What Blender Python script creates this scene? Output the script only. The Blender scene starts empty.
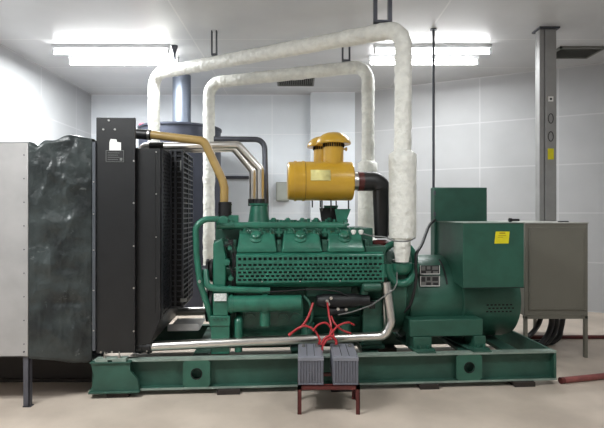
import bpy, bmesh, math, random
from mathutils import Vector, Matrix, noise
random.seed(7)
sc = bpy.context.scene
COL = sc.collection
PI = math.pi

# ------------------------------------------------------------------ camera, world, exposure
F_PX = 480.0; CX = 302.0; CY = 213.0; EYE = 1.5
cam_d = bpy.data.cameras.new('camera'); cam = bpy.data.objects.new('camera', cam_d); COL.objects.link(cam)
cam.location = (0, 0, EYE); cam.rotation_euler = (PI / 2, 0, 0)
cam_d.sensor_width = 36.0; cam_d.lens = 36.0 * F_PX / 604.0
cam_d.shift_y = -(214.0 - CY) / 604.0
cam_d.clip_start = 0.05
sc.camera = cam
wd = bpy.data.worlds.new('world'); sc.world = wd; wd.use_nodes = True
wd.node_tree.nodes['Background'].inputs[0].default_value = (0.8, 0.85, 0.9, 1)
wd.node_tree.nodes['Background'].inputs[1].default_value = 0.05
sc.view_settings.view_transform = 'Standard'; sc.view_settings.look = 'None'
sc.view_settings.exposure = 0.0; sc.view_settings.gamma = 1.0
TUBE_EMIT = 25.0
LAMP_W = 105.0
# lamps: (x, y, energy factor)
LAMPS = [(-2.57, 6.7, 1.75), (1.75, 6.68, .72), (-2.3, 1.9, 1.4), (1.9, 1.7, 0.5)]
H = 3.76

# ------------------------------------------------------------------ helpers
def W(px, py, Y):
    return Vector(((px - CX) / F_PX * Y, Y, EYE + (CY - py) / F_PX * Y))
GA = math.radians(4.0); GO = Vector((0, 4.03, 0)); ca, sa = math.cos(GA), math.sin(GA)
def G(px, py, v):
    """pixel + depth across the generator set -> local (u, v, z)"""
    dx = (px - CX) / F_PX; dz = (CY - py) / F_PX
    t = (v + ca * GO.y) / (-sa * dx + ca)
    x, y, z = t * dx, t - GO.y, EYE + t * dz
    return Vector((ca * x + sa * y, -sa * x + ca * y, z))
def GU(px, v): return G(px, CY, v).x
def GZ(px, py, v): return G(px, py, v).z

def tag(o, label=None, cat=None, group=None, kind=None):
    if label: o['label'] = label
    if cat: o['category'] = cat
    if group: o['group'] = group
    if kind: o['kind'] = kind
    return o
def empty(name, loc=(0, 0, 0), rz=0.0, parent=None):
    o = bpy.data.objects.new(name, None); COL.objects.link(o)
    o.location = loc; o.rotation_euler = (0, 0, rz); o.empty_display_size = 0.1
    if parent: o.parent = parent
    return o
def copy_tree(o, parent=None):
    c = o.copy(); COL.objects.link(c); c.parent = parent
    for ch in [q for q in bpy.data.objects if q.parent == o]:
        copy_tree(ch, c)
    return c

def fillet(pts, r, n=8):
    pts = [Vector(p) for p in pts]; out = [pts[0]]
    for i in range(1, len(pts) - 1):
        a, b, c = pts[i - 1], pts[i], pts[i + 1]
        d1 = (a - b); d2 = (c - b); l1, l2 = d1.length, d2.length
        d1.normalize(); d2.normalize()
        ang = d1.angle(d2)
        if ang > 3.1: out.append(b); continue
        t = min(r / math.tan(ang / 2), l1 * .49, l2 * .49)
        p0, p1 = b + d1 * t, b + d2 * t
        for k in range(n + 1):
            s = k / n
            # circular-like arc through quadratic rational blend
            w = math.sin(ang / 2)
            q = (p0 * (1 - s) ** 2 + b * (2 * s * (1 - s) * w) + p1 * s * s) / ((1 - s) ** 2 + 2 * s * (1 - s) * w + s * s)
            out.append(q)
    out.append(pts[-1]); return out
def smooth_path(pts, n=6):
    pts = [Vector(p) for p in pts]; out = []
    P = [pts[0] * 2 - pts[1]] + pts + [pts[-1] * 2 - pts[-2]]
    for i in range(1, len(P) - 2):
        p0, p1, p2, p3 = P[i - 1:i + 3]
        for k in range(n):
            t = k / n
            out.append(.5 * ((2 * p1) + (p2 - p0) * t + (2 * p0 - 5 * p1 + 4 * p2 - p3) * t * t + (3 * p1 - p0 - 3 * p2 + p3) * t ** 3))
    out.append(pts[-1]); return out
def resample(pts, step):
    out = [pts[0]]
    for a, b in zip(pts, pts[1:]):
        n = max(1, int((b - a).length / step))
        for k in range(1, n + 1): out.append(a.lerp(b, k / n))
    return out

class MB:
    def __init__(s): s.bm = bmesh.new()
    def obox(s, o, ex, ey, ez):
        o, ex, ey, ez = map(Vector, (o, ex, ey, ez))
        if ex.cross(ey).dot(ez) < 0: o = o + ez; ez = -ez
        v = [s.bm.verts.new(o + ex * i + ey * j + ez * k) for k in (0, 1) for j in (0, 1) for i in (0, 1)]
        for f in ((0, 2, 3, 1), (4, 5, 7, 6), (0, 1, 5, 4), (2, 6, 7, 3), (0, 4, 6, 2), (1, 3, 7, 5)):
            s.bm.faces.new([v[i] for i in f])
        return s
    def box(s, x0, x1, y0, y1, z0, z1):
        return s.obox((min(x0, x1), min(y0, y1), min(z0, z1)), (abs(x1 - x0), 0, 0), (0, abs(y1 - y0), 0), (0, 0, abs(z1 - z0)))
    def tube(s, pts, r, seg=16, caps=True, jit=0.0, flat=None):
        pts = [Vector(p) for p in pts]; n = len(pts)
        rs = r if isinstance(r, (list, tuple)) else [r] * n
        t0 = (pts[1] - pts[0]).normalized()
        up = Vector((0, 0, 1)) if abs(t0.z) < .9 else Vector((0, 1, 0))
        nx = t0.cross(up).normalized(); rings = []; prev = t0
        for i, p in enumerate(pts):
            if i == 0: t = t0
            elif i == n - 1: t = (pts[-1] - pts[-2]).normalized()
            else: t = ((pts[i + 1] - p).normalized() + (p - pts[i - 1]).normalized()).normalized()
            q = prev.rotation_difference(t); nx = q @ nx; nx = (nx - t * nx.dot(t)).normalized(); prev = t
            ny = t.cross(nx); rr = rs[i] * (1 + random.uniform(-jit, jit))
            ring = []
            for k in range(seg):
                a = 2 * PI * k / seg
                j = 1 + (random.uniform(-jit, jit) * .6 if jit else 0)
                ring.append(s.bm.verts.new(p + (nx * math.cos(a) + ny * math.sin(a)) * rr * j))
            rings.append(ring)
        for a, b in zip(rings, rings[1:]):
            for k in range(seg): s.bm.faces.new((a[k], a[(k + 1) % seg], b[(k + 1) % seg], b[k]))
        if caps:
            s.bm.faces.new(list(reversed(rings[0]))); s.bm.faces.new(rings[-1])
        return s
    def cyl(s, p0, p1, r0, r1=None, seg=20, caps=True):
        return s.tube([p0, p1], [r0, r0 if r1 is None else r1], seg, caps)
    def lathe(s, o, axis, prof, seg=32):
        """prof = [(distance along axis, radius)]"""
        axis = Vector(axis).normalized(); o = Vector(o)
        return s.tube2([o + axis * d for d, r in prof], axis, [max(r, 1e-4) for d, r in prof], seg)
    def tube2(s, pts, t, rs, seg):
        up = Vector((0, 0, 1)) if abs(t.z) < .9 else Vector((0, 1, 0))
        nx = t.cross(up).normalized(); ny = t.cross(nx); rings = []
        for p, r in zip(pts, rs):
            rings.append([s.bm.verts.new(p + (nx * math.cos(2 * PI * k / seg) + ny * math.sin(2 * PI * k / seg)) * r) for k in range(seg)])
        for a, b in zip(rings, rings[1:]):
            for k in range(seg): s.bm.faces.new((a[k], a[(k + 1) % seg], b[(k + 1) % seg], b[k]))
        s.bm.faces.new(list(reversed(rings[0]))); s.bm.faces.new(rings[-1]); return s
    def prism(s, poly, d):
        d = Vector(d); a = [s.bm.verts.new(Vector(p)) for p in poly]; b = [s.bm.verts.new(Vector(p) + d) for p in poly]
        s.bm.faces.new(list(reversed(a))); s.bm.faces.new(b); n = len(a)
        for k in range(n): s.bm.faces.new((a[k], a[(k + 1) % n], b[(k + 1) % n], b[k]))
        return s
    def perf(s, o, ex, ey, nz, cols, rows, fx=.6, fy=.55, stagger=True, edge=.012):
        """punched plate: o corner, ex/ey full extent vectors, nz thickness vector"""
        o, ex, ey, nz = map(Vector, (o, ex, ey, nz)); Wd, Hh = ex.length, ey.length; ux, uy = ex.normalized(), ey.normalized()
        def b(x0, x1, y0, y1):
            s.obox(o + ux * x0 + uy * y0, ux * (x1 - x0), uy * (y1 - y0), nz)
        rh = (Hh - 2 * edge) / rows; cw = (Wd - 2 * edge) / cols; web = rh * (1 - fy)
        b(0, Wd, 0, edge + web / 2); b(0, Wd, Hh - edge - web / 2, Hh)
        for r in range(1, rows): b(0, Wd, edge + rh * r - web / 2, edge + rh * r + web / 2)
        for r in range(rows):
            y0, y1 = edge + rh * r + web / 2, edge + rh * (r + 1) - web / 2
            off = cw / 2 if (stagger and r % 2) else 0
            x = 0; n = cols + 1
            b(0, edge + (off if off else 0) * .5 + cw * (1 - fx) / 2, y0, y1)
            for c in range(1, cols):
                xc = edge + c * cw + off * .999
                if xc + cw * (1 - fx) / 2 < Wd - edge: b(xc - cw * (1 - fx) / 2, xc + cw * (1 - fx) / 2, y0, y1)
            b(Wd - edge - cw * (1 - fx) / 2, Wd, y0, y1)
        return s
    def split(s, name, mat, parent=None, **k):
        """each separate piece (touching shells together) becomes an object of its own"""
        bm = s.bm; bm.verts.ensure_lookup_table(); seen = set(); isl = []
        for v in bm.verts:
            if v in seen: continue
            st = [v]; seen.add(v); g = []
            while st:
                q = st.pop(); g.append(q)
                for e in q.link_edges:
                    w = e.other_vert(q)
                    if w not in seen: seen.add(w); st.append(w)
            isl.append(g)
        def bb(g): return [min(v.co[i] for v in g) - .001 for i in range(3)], [max(v.co[i] for v in g) + .001 for i in range(3)]
        merged = True
        while merged:
            merged = False; B = [bb(g) for g in isl]
            for i in range(len(isl)):
                for j in range(i + 1, len(isl)):
                    if all(B[i][0][k_] < B[j][1][k_] and B[j][0][k_] < B[i][1][k_] for k_ in range(3)):
                        isl[i] += isl[j]; del isl[j]; merged = True; break
                if merged: break
        out = []
        for g in isl:
            m = MB(); mp = {v: m.bm.verts.new(v.co) for v in g}
            for f in {f for v in g for f in v.link_faces}: m.bm.faces.new([mp[v] for v in f.verts])
            out.append(m.build(name, mat, parent, **k))
        bm.free(); return out
    def build(s, name, mat, parent=None, bev=0.0, smooth=35, sub=0, solid=0):
        me = bpy.data.meshes.new(name)
        bmesh.ops.recalc_face_normals(s.bm, faces=s.bm.faces[:])
        s.bm.to_mesh(me); s.bm.free()
        for p in me.polygons: p.use_smooth = True
        me.set_sharp_from_angle(angle=math.radians(smooth))
        me.materials.append(mat)
        o = bpy.data.objects.new(name, me); COL.objects.link(o)
        if parent: o.parent = parent
        if solid:
            m = o.modifiers.new('solidify', 'SOLIDIFY'); m.thickness = solid; m.offset = 0
        if sub:
            m = o.modifiers.new('sub', 'SUBSURF'); m.levels = sub; m.render_levels = sub
        if bev:
            m = o.modifiers.new('bevel', 'BEVEL'); m.width = bev; m.segments = 2; m.limit_method = 'ANGLE'; m.angle_limit = math.radians(40)
        return o

# ------------------------------------------------------------------ materials
def srgb(c):
    f = lambda x: (x / 12.92) if x <= .04045 else ((x + .055) / 1.055) ** 2.4
    return tuple(f(v / 255) for v in c) + (1,)
def mat(name, c, rough=.5, metal=0.0, var=.12, scale=6, bump=0.0, bscale=60, c2=None, coat=0, spec=.5, detail=4, lo=.35, hi=.65):
    m = bpy.data.materials.new(name); m.use_nodes = True; nt = m.node_tree; N = nt.nodes; L = nt.links
    b = N['Principled BSDF']; b.inputs['Roughness'].default_value = rough; b.inputs['Metallic'].default_value = metal
    b.inputs['Specular IOR Level'].default_value = spec; b.inputs['Coat Weight'].default_value = coat
    tc = N.new('ShaderNodeTexCoord'); nz = N.new('ShaderNodeTexNoise'); nz.inputs['Scale'].default_value = scale; nz.inputs['Detail'].default_value = detail
    L.new(tc.outputs['Object'], nz.inputs['Vector'])
    cr = N.new('ShaderNodeValToRGB'); a = srgb(c)
    if c2: d = srgb(c2)
    else: d = tuple(x * (1 - var) for x in a[:3]) + (1,)
    cr.color_ramp.elements[0].position = lo; cr.color_ramp.elements[1].position = hi
    cr.color_ramp.elements[0].color = d; cr.color_ramp.elements[1].color = a
    L.new(nz.outputs['Fac'], cr.inputs['Fac']); L.new(cr.outputs['Color'], b.inputs['Base Color'])
    if bump:
        n2 = N.new('ShaderNodeTexNoise'); n2.inputs['Scale'].default_value = bscale; n2.inputs['Detail'].default_value = 5
        L.new(tc.outputs['Object'], n2.inputs['Vector'])
        bp = N.new('ShaderNodeBump'); bp.inputs['Strength'].default_value = bump; bp.inputs['Distance'].default_value = .02
        L.new(n2.outputs['Fac'], bp.inputs['Height']); L.new(bp.outputs['Normal'], b.inputs['Normal'])
    return m
def emis(name, c, s):
    m = bpy.data.materials.new(name); m.use_nodes = True; b = m.node_tree.nodes['Principled BSDF']
    b.inputs['Base Color'].default_value = srgb(c); b.inputs['Emission Color'].default_value = srgb(c); b.inputs['Emission Strength'].default_value = s
    return m
def panel_mat(name, c, seam, bw, bh, coord='UV', rough=.5, offset=0.0, dark=.0, bumpy=.15, loc=(0, 0, 0)):
    m = bpy.data.materials.new(name); m.use_nodes = True; nt = m.node_tree; N = nt.nodes; L = nt.links
    b = N['Principled BSDF']; b.inputs['Roughness'].default_value = rough
    tc = N.new('ShaderNodeTexCoord'); mp = N.new('ShaderNodeMapping'); mp.inputs['Location'].default_value = loc
    L.new(tc.outputs[coord], mp.inputs['Vector'])
    br = N.new('ShaderNodeTexBrick'); br.offset = offset; br.inputs['Scale'].default_value = 1
    br.inputs['Brick Width'].default_value = bw; br.inputs['Row Height'].default_value = bh
    br.inputs['Mortar Size'].default_value = .012; br.inputs['Mortar Smooth'].default_value = .3
    br.inputs['Color1'].default_value = srgb(c); br.inputs['Color2'].default_value = srgb(tuple(max(0, x - 4) for x in c)); br.inputs['Mortar'].default_value = srgb(seam)
    L.new(mp.outputs['Vector'], br.inputs['Vector'])
    nz = N.new('ShaderNodeTexNoise'); nz.inputs['Scale'].default_value = 1.5; nz.inputs['Detail'].default_value = 6
    L.new(tc.outputs['Object'], nz.inputs['Vector'])
    mx = N.new('ShaderNodeMix'); mx.data_type = 'RGBA'; mx.blend_type = 'MULTIPLY'
    cr = N.new('ShaderNodeValToRGB'); cr.color_ramp.elements[0].position = .3; cr.color_ramp.elements[0].color = (.9, .9, .9, 1); cr.color_ramp.elements[1].position = .7
    L.new(nz.outputs['Fac'], cr.inputs['Fac']); mx.inputs[0].default_value = 1
    L.new(br.outputs['Color'], mx.inputs[6]); L.new(cr.outputs['Color'], mx.inputs[7]); L.new(mx.outputs[2], b.inputs['Base Color'])
    bp = N.new('ShaderNodeBump'); bp.inputs['Strength'].default_value = bumpy; bp.inputs['Distance'].default_value = .01
    L.new(br.outputs['Fac'], bp.inputs['Height']); L.new(bp.outputs['Normal'], b.inputs['Normal'])
    return m

M_GREEN = mat('green_paint', (43, 110, 90), .32, 0, .3, 9, .12, 40, coat=.2)
M_DGREEN = mat('dark_green_paint', (42, 88, 73), .42, 0, .2, 7, .05, 50)
M_SKID = mat('skid_green_paint', (48, 88, 75), .5, 0, .3, 5, .1, 40)
M_FLANGE = mat('dusty_green_paint', (138, 154, 144), .55, 0, .25, 9)
M_BLACK = mat('black_sheet_metal', (23, 24, 26), .42, 0, .25, 5, .05, 60)
M_BLACK2 = mat('satin_black', (22, 22, 25), .5, 0, .2, 10)
M_RUB = mat('black_rubber', (26, 26, 28), .45, 0, .2, 12)
M_YEL = mat('ochre_paint', (196, 154, 48), .3, 0, .1, 5, coat=.3)
M_YPIPE = mat('ochre_pipe_paint', (168, 140, 84), .35, 0, .15, 8)
M_STEEL = mat('polished_steel', (228, 225, 220), .28, 1, .1, 10)
M_STEEL2 = mat('brushed_steel', (190, 188, 185), .35, 1, .15, 12)
M_DSTEEL = mat('dark_pipe_steel', (88, 90, 98), .4, .6, .2, 10)
M_WRAP = mat('white_glass_cloth', (236, 236, 229), .55, 0, .16, 14, 1.0, 22)
M_DRUM = mat('slate_blue_steel', (58, 62, 76), .45, .2, .15, 4)
M_CHIM = mat('blue_grey_pipe', (120, 128, 142), .4, .5, .1, 6)
M_CAB = mat('grey_enamel', (118, 116, 106), .45, 0, .06, 3)
M_TRAY = mat('galvanised_tray', (150, 150, 149), .5, 0, .12, 6)
M_DUCT = mat('galvanised_duct', (174, 172, 171), .42, .3, .12, 5, .06, 14)
M_LEG = mat('grey_angle_iron', (92, 92, 100), .5, .3, .2, 10)
M_CANVAS = mat('dark_tarpaulin', (56, 63, 63), .36, 0, .3, 5, .7, 13, c2=(28, 33, 34))
nt_ = M_CANVAS.node_tree; b_ = nt_.nodes['Principled BSDF']; old = b_.inputs['Base Color'].links[0].from_socket
n_ = nt_.nodes.new('ShaderNodeTexNoise'); n_.inputs['Scale'].default_value = 7; n_.inputs['Detail'].default_value = 9; n_.inputs['Roughness'].default_value = .68; n_.inputs['Distortion'].default_value = 1.2
tc_ = nt_.nodes.new('ShaderNodeTexCoord'); nt_.links.new(tc_.outputs['Object'], n_.inputs['Vector'])
r_ = nt_.nodes.new('ShaderNodeValToRGB'); r_.color_ramp.elements[0].position = .62; r_.color_ramp.elements[0].color = (0, 0, 0, 1); r_.color_ramp.elements[1].position = .78; r_.color_ramp.elements[1].color = (.7, .7, .7, 1)
x_ = nt_.nodes.new('ShaderNodeMix'); x_.data_type = 'RGBA'; x_.inputs[7].default_value = srgb((150, 156, 156))
nt_.links.new(n_.outputs['Fac'], r_.inputs['Fac']); nt_.links.new(r_.outputs['Color'], x_.inputs[0]); nt_.links.new(old, x_.inputs[6]); nt_.links.new(x_.outputs[2], b_.inputs['Base Color'])
M_WHITE = mat('white_label', (235, 235, 232), .5)
M_WMET = mat('white_enamel', (228, 230, 232), .4)
M_YLAB = mat('yellow_label', (226, 214, 30), .5, var=.1, scale=20)
M_RED = mat('red_cable', (176, 42, 48), .4)
M_REDP = mat('dull_red_pipe', (146, 84, 80), .5, 0, .3, 12)
M_DRED = mat('maroon_paint', (92, 36, 34), .45, 0, .25, 10)
M_BAT = mat('grey_plastic', (112, 114, 124), .5, 0, .1, 12)
M_WOOD = mat('dark_block', (50, 42, 38), .8, 0, .3, 20)
M_INK = mat('dark_print', (40, 40, 42), .6)
M_PINK = mat('pink_plastic', (230, 90, 110), .5)
M_CABLE = mat('black_cable', (30, 30, 32), .5)
M_GREYP = mat('grey_plate', (120, 122, 120), .4, .4)
M_VENT = mat('vent_grey', (120, 120, 116), .5)
M_DARKB = mat('dark_strip_brown', (44, 38, 34), .7)
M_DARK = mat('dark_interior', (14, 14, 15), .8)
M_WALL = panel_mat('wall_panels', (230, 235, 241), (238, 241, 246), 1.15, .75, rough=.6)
M_WALLR = panel_mat('wall_panels_side', (186, 187, 189), (200, 200, 202), 1.15, .75, rough=.6, loc=(.1, 0, 0))  # same panels toned darker: light falloff on the right put into the colour
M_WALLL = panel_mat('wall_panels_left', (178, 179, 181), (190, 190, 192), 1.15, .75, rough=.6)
M_CEIL = panel_mat('ceiling_panels', (208, 209, 211), (222, 222, 222), 3.0, 1.2, rough=.32, loc=(.1, .35, 0))
M_FLOOR = mat('concrete_floor', (206, 192, 178), .5, 0, .0, 1.6, .06, 30, c2=(180, 167, 154), detail=8)

# ------------------------------------------------------------------ room
def quad(name, pts, m, uv=None):
    """wall slab, interior face through pts, with metres as UV"""
    me = bpy.data.meshes.new(name); me.from_pydata([Vector(p) for p in pts], [], [(0, 1, 2, 3)])
    l = me.uv_layers.new(name='UVMap'); a = Vector(pts[0]); e = (Vector(pts[1]) - a); n = e.normalized(); f = (Vector(pts[3]) - a).normalized()
    for i, p in enumerate(pts): l.data[i].uv = ((Vector(p) - a).dot(n), (Vector(p) - a).dot(f))
    me.materials.append(m); o = bpy.data.objects.new(name, me); COL.objects.link(o); o['kind'] = 'structure'
    s = o.modifiers.new('thickness', 'SOLIDIFY'); s.thickness = .1; s.offset = -1
    return o
def wall(name, a, b, m):
    """interior on the left of a->b when seen from above is kept by winding"""
    return quad(name, [(a[0], a[1], 0), (b[0], b[1], 0), (b[0], b[1], H), (a[0], a[1], H)], m)
XL = -4.02; XR = 5.6; YB = -1.8
yr = 8.97 - (XR - .99) * .5
quad('floor', [(XL - .3, YB - .3, 0), (XR + .3, YB - .3, 0), (XR + .3, 9.5, 0), (XL - .3, 9.5, 0)], M_FLOOR)
quad('ceiling', [(XL - .3, 9.5, H), (XR + .3, 9.5, H), (XR + .3, YB - .3, H), (XL - .3, YB - .3, H)], M_CEIL)
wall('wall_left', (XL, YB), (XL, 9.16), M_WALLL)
wall('wall_back', (XL, 9.16), (.16, 9.16), M_WALL)
wall('wall_jog', (.16, 9.16), (.16, 8.975), M_WALL)
wall('wall_back_bay', (.16, 8.97), (.99, 8.97), M_WALL)
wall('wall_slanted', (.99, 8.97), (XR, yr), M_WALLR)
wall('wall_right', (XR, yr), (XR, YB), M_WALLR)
wall('wall_rear', (XR, YB), (XL, YB), M_WALLR)

# ------------------------------------------------------------------ lamps
def lamp(x, y, f, label, grp=None):
    r = empty('ceiling_lamp', (x, y, H)); tag(r, label, 'ceiling light', grp)
    for s in (-1, 1):
        MB().box(-.79, .79, s * .235 - .035, s * .235 + .035, -.05, 0).build('lamp_housing', M_WMET, r, .004)
    for s in (-1, 1):
        t = MB().cyl((-.76, s * .235, -.1), (.76, s * .235, -.1), .022).build('fluorescent_tube', M_TUBE, r)
        h = MB()
        for e in (-1, 1): h.box(e * .76, e * .785, s * .235 - .02, s * .235 + .02, -.125, -.045)
        h.split('tube_holder', M_WMET, r)
    for s in (-1, 1):
        ld = bpy.data.lights.new('lamp_light', 'AREA'); ld.shape = 'RECTANGLE'; ld.size = 1.5; ld.size_y = .04; ld.energy = LAMP_W * f / 2
        ld.color = (.97, 1.0, 1.0); lo = bpy.data.objects.new('lamp_light', ld); COL.objects.link(lo); lo.parent = r; lo.location = (0, s * .235, -.126)
M_TUBE = emis('tube_glow', (255, 255, 255), TUBE_EMIT)
lamp(*LAMPS[0], 'twin fluorescent ceiling light at left, above the dark drum and radiator')
lamp(*LAMPS[1], 'twin fluorescent ceiling light right of centre, behind the near wrapped pipe')
lamp(*LAMPS[2], 'fluorescent ceiling light on the left above the viewer', 'ceiling lights in front of the machine')
lamp(*LAMPS[3], 'fluorescent ceiling light on the right above the viewer', 'ceiling lights in front of the machine')

# ------------------------------------------------------------------ ceiling vents
def vent(x0, x1, y0, y1, label):
    r = empty('ceiling_vent', ((x0 + x1) / 2, (y0 + y1) / 2, H)); tag(r, label, 'vent')
    w, d = (x1 - x0) / 2, (y1 - y0) / 2
    f = MB(); f.box(-w, w, -d, -d + .03, -.03, 0).box(-w, w, d - .03, d, -.03, 0).box(-w, -w + .03, -d, d, -.03, 0).box(w - .03, w, -d, d, -.03, 0)
    f.build('vent_frame', M_VENT, r)
    MB().box(-w + .02, w - .02, -d + .02, d - .02, -.006, 0).build('vent_backing', M_DARK, r)
    s = MB(); n = int(2 * w / .035)
    for i in range(n):
        x = -w + .03 + i * (2 * w - .06) / n
        s.obox((x, -d + .02, -.028), (.004, 0, 0), (0, 2 * d - .04, 0), (.012, 0, .022))
    s.build('vent_slats', M_VENT, r)
vent(-.43, .21, 7.95, 8.45, 'slim louvred ceiling vent near the back wall')
vent(3.5, 4.12, 6.5, 6.95, 'larger louvred ceiling vent right of the grey cable trunking')

# ------------------------------------------------------------------ wrapped exhaust pipes
def exhaust(name, pts, rads, sleeve, label, tail=None):
    r = empty(name, (pts[0][0], pts[0][1], pts[0][2])); tag(r, label, 'pipe', 'white wrapped exhaust pipes'); base = Vector(pts[0])
    path = resample(fillet([Vector(p) - base for p in pts], .19, 8), .05)
    n = len(path); rr = [rads[0] + (rads[1] - rads[0]) * i / (n - 1) for i in range(n)]
    if pts[0][1] < 4.5: rr = [q_ * min(1, .76 + (path[i].z - path[0].z) / .5) for i, q_ in enumerate(rr)]
    MB().tube(path, rr, 20, True, .05).build('wrapped_pipe', M_WRAP, r, smooth=80)
    (a, b, rs) = sleeve; a = Vector(a) - base; b = Vector(b) - base
    ax = (b - a).normalized(); Ln = (b - a).length
    pr = [(0, rs * .6), (.02, rs * .97)] + [(Ln * k / 8, rs * (1 + random.uniform(-.015, .015))) for k in range(1, 8)] + [(Ln - .03, rs), (Ln, rs * .66)]
    MB().lathe(a, ax, pr, 28).build('pipe_sleeve', M_WRAP, r, smooth=60)
    return r
p1 = [W(402, 262, 4.22), W(403.5, 28, 4.3), W(154, 74, 6.8), W(154, 300, 6.8)]
p1[3] = Vector((p1[2].x, 6.8, 0))
e1 = exhaust('exhaust_pipe', [tuple(p) for p in p1], (.074, .084), (W(402.5, 240, 4.26), W(402.5, 151, 4.26), .121),
             'white cloth-wrapped exhaust pipe in front, the taller arch, rising from the green turbo')
p2 = [W(368, 240, 6.1), W(368, 66, 6.1), W(209, 83, 6.85), W(209, 300, 6.6)]
p2[0] = Vector((p2[1].x, 6.1, 1.12)); p2[3] = Vector((p2[2].x, 6.85, 0)); p2.insert(0, Vector((p2[0].x, 5.0, 1.12)))
e2 = exhaust('exhaust_pipe', [tuple(p) for p in p2], (.08, .084), (W(367.5, 235, 6.1), W(367.5, 161, 6.1), .124),
             'white cloth-wrapped exhaust pipe behind, lower arch between the air filter and the drum')

def hanger(c, hw, label, rad, rod=False, t=.03):
    """bracket from the ceiling to the top of a pipe, c = point on the pipe axis"""
    z0 = c[2] + rad + .012
    r = empty('pipe_hanger', (c[0], c[1], z0)); tag(r, label, 'pipe hanger'); hgt = H - z0
    if rod:
        MB().cyl((0, 0, 0), (0, 0, hgt), .014).build('rod', M_DSTEEL, r)
        MB().lathe((0, 0, hgt - .1), (0, 0, 1), [(0, .016), (.07, .04), (.1, .045)], 16).build('ceiling_cup', M_DSTEEL, r)
    else:
        for e in (-1, 1): MB().box(e * hw, e * (hw - t), -.03, .03, 0, hgt).build('strap', M_DSTEEL, r, .003)
        MB().box(-hw, hw, -.03, .03, -.012, .008).build('saddle', M_DSTEEL, r, .003)
    return r
ph = p1[1].lerp(p1[2], .055); hanger(ph, .085, 'dark U-shaped bracket on the near wrapped pipe just left of its top right bend', .082, t=.035)
ph = p1[1].lerp(p1[2], .665); hanger(ph, .035, 'small bracket on the near wrapped pipe, above the left bend of the lower arch', .09, t=.012)
ph = p1[1].lerp(p1[2], .875); hanger(ph, .05, 'thin rod hanger near the left end of the near wrapped pipe', .09, rod=True)
ph = p2[2].lerp(p2[3], .125); hanger(ph, .055, 'dark narrow bracket on the right end of the lower wrapped arch', .088, t=.022)

# ------------------------------------------------------------------ drum with chimney
DX, DY = -2.0, 7.9
r = empty('silencer_drum', (DX, DY, 0)); tag(r, 'large slate-blue steel drum standing behind the radiator and the ochre pipe', 'drum')
MB().lathe((0, 0, 0), (0, 0, 1), [(0, .65), (.05, .655), (2.84, .655), (2.85, .672), (2.88, .672), (2.885, .65), (2.92, .1)], 48).build('drum_shell', M_DRUM, r)
MB().lathe((0.02, 0, 2.89), (0, 0, 1), [(0, .2), (.04, .2), (.045, .148), (H - 2.89, .148)], 32).build('flue_pipe', M_CHIM, r)
r = empty('wall_bottle', (0, 0, 0)); r.location = W(144, 121, 7.75); r.location.x = DX - .57; r.location.y = DY - .03; r.location.z = 2.895
tag(r, 'small pink plastic item lying on the left rim of the dark drum', 'plastic item'); r.name = 'plastic_item'
MB().box(-.09, .06, -.05, .05, 0, .07).build('plastic_body', M_PINK, r, .015)

# ------------------------------------------------------------------ wall box, conduits
b0 = W(276, 201, 9.03); b1 = W(289, 182, 9.03)
r = empty('junction_box', ((b0.x + b1.x) / 2, 9.16, b0.z)); tag(r, 'grey junction box on the back wall left of the ochre air filter', 'electrical box')
w = (b1.x - b0.x) / 2; hh = b1.z - b0.z
MB().box(-w, w, -.14, 0, 0, hh).build('box_body', mat('box_grey', (150, 154, 146), .5), r, .006)
MB().box(-w + .02, w - .02, -.15, -.14, .02, hh - .02).build('box_door', mat('box_door_grey', (172, 176, 168), .5), r, .004)
a = W(214, 177, 9.0); b = W(256, 177.5, 9.0)
tag(MB().cyl((a.x, 9.12, a.z), (b.x, 9.12, a.z), .03).build('wall_conduit', M_DSTEEL), 'short dark conduit running level on the back wall behind the silver pipes', 'conduit')
c = W(433.5, 100, 5.9)
r = empty('conduit_pipe', (c.x, c.y, 0)); tag(r, 'thin dark upright conduit from ceiling down behind the tall green box', 'conduit')
MB().cyl((0, 0, 0), (0, 0, H), .016, seg=12).build('conduit_tube', M_DSTEEL, r)
MB().cyl((0, 0, H - .012), (0, 0, H), .04).build('ceiling_flange', M_DSTEEL, r)

# ------------------------------------------------------------------ grey cabinet on legs + trunking
cl, crt = W(524.5, 300, 4.97).x, W(588, 300, 4.97).x; cz0, cz1 = EYE - 103 / 480 * 4.97, EYE - 9.5 / 480 * 4.97
r = empty('control_cabinet', ((cl + crt) / 2, 5.5, 0)); tag(r, 'plain grey metal cabinet on four legs right of the generator', 'cabinet')
cw = (crt - cl) / 2; cf, cb = -.53, .6
MB().box(-cw, cw, cf, cb, cz0, cz1 - .012).build('cabinet_body', M_CAB, r, .006)
MB().box(-cw - .006, cw + .006, cf - .012, cb, cz1 - .012, cz1).build('cabinet_top', mat('cabinet_top_grey', (168, 168, 162), .5), r, .003)
d = MB(); d.box(-cw + .04, cw - .03, cf - .012, cf, cz0 + .06, cz1 - .05)
dr = d.build('door', M_CAB, r, .004)
e = MB(); q = (-cw + .055, cw - .045, cz0 + .075, cz1 - .065)
for (x0, x1, z0, z1) in ((q[0], q[1], q[2], q[2] + .006), (q[0], q[1], q[3] - .006, q[3]), (q[0], q[0] + .006, q[2], q[3]), (q[1] - .006, q[1], q[2], q[3])):
    e.box(x0, x1, cf - .016, cf - .012, z0, z1)
e.build('door_rib', M_CAB, dr)
MB().box(-cw, cw, cf, cf + .04, cz0 - .03, cz0).build('bottom_rail', M_CAB, r)
for sx in (-1, 1):
    for sy in (cf, cb - .05):
        x = sx * cw if sx < 0 else cw - .05
        MB().box(x + (.015 if sx > 0 else 0), x + (.05 if sx > 0 else .035), sy, sy + .035, 0, cz0).build('leg', M_CAB, r, .004)

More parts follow.
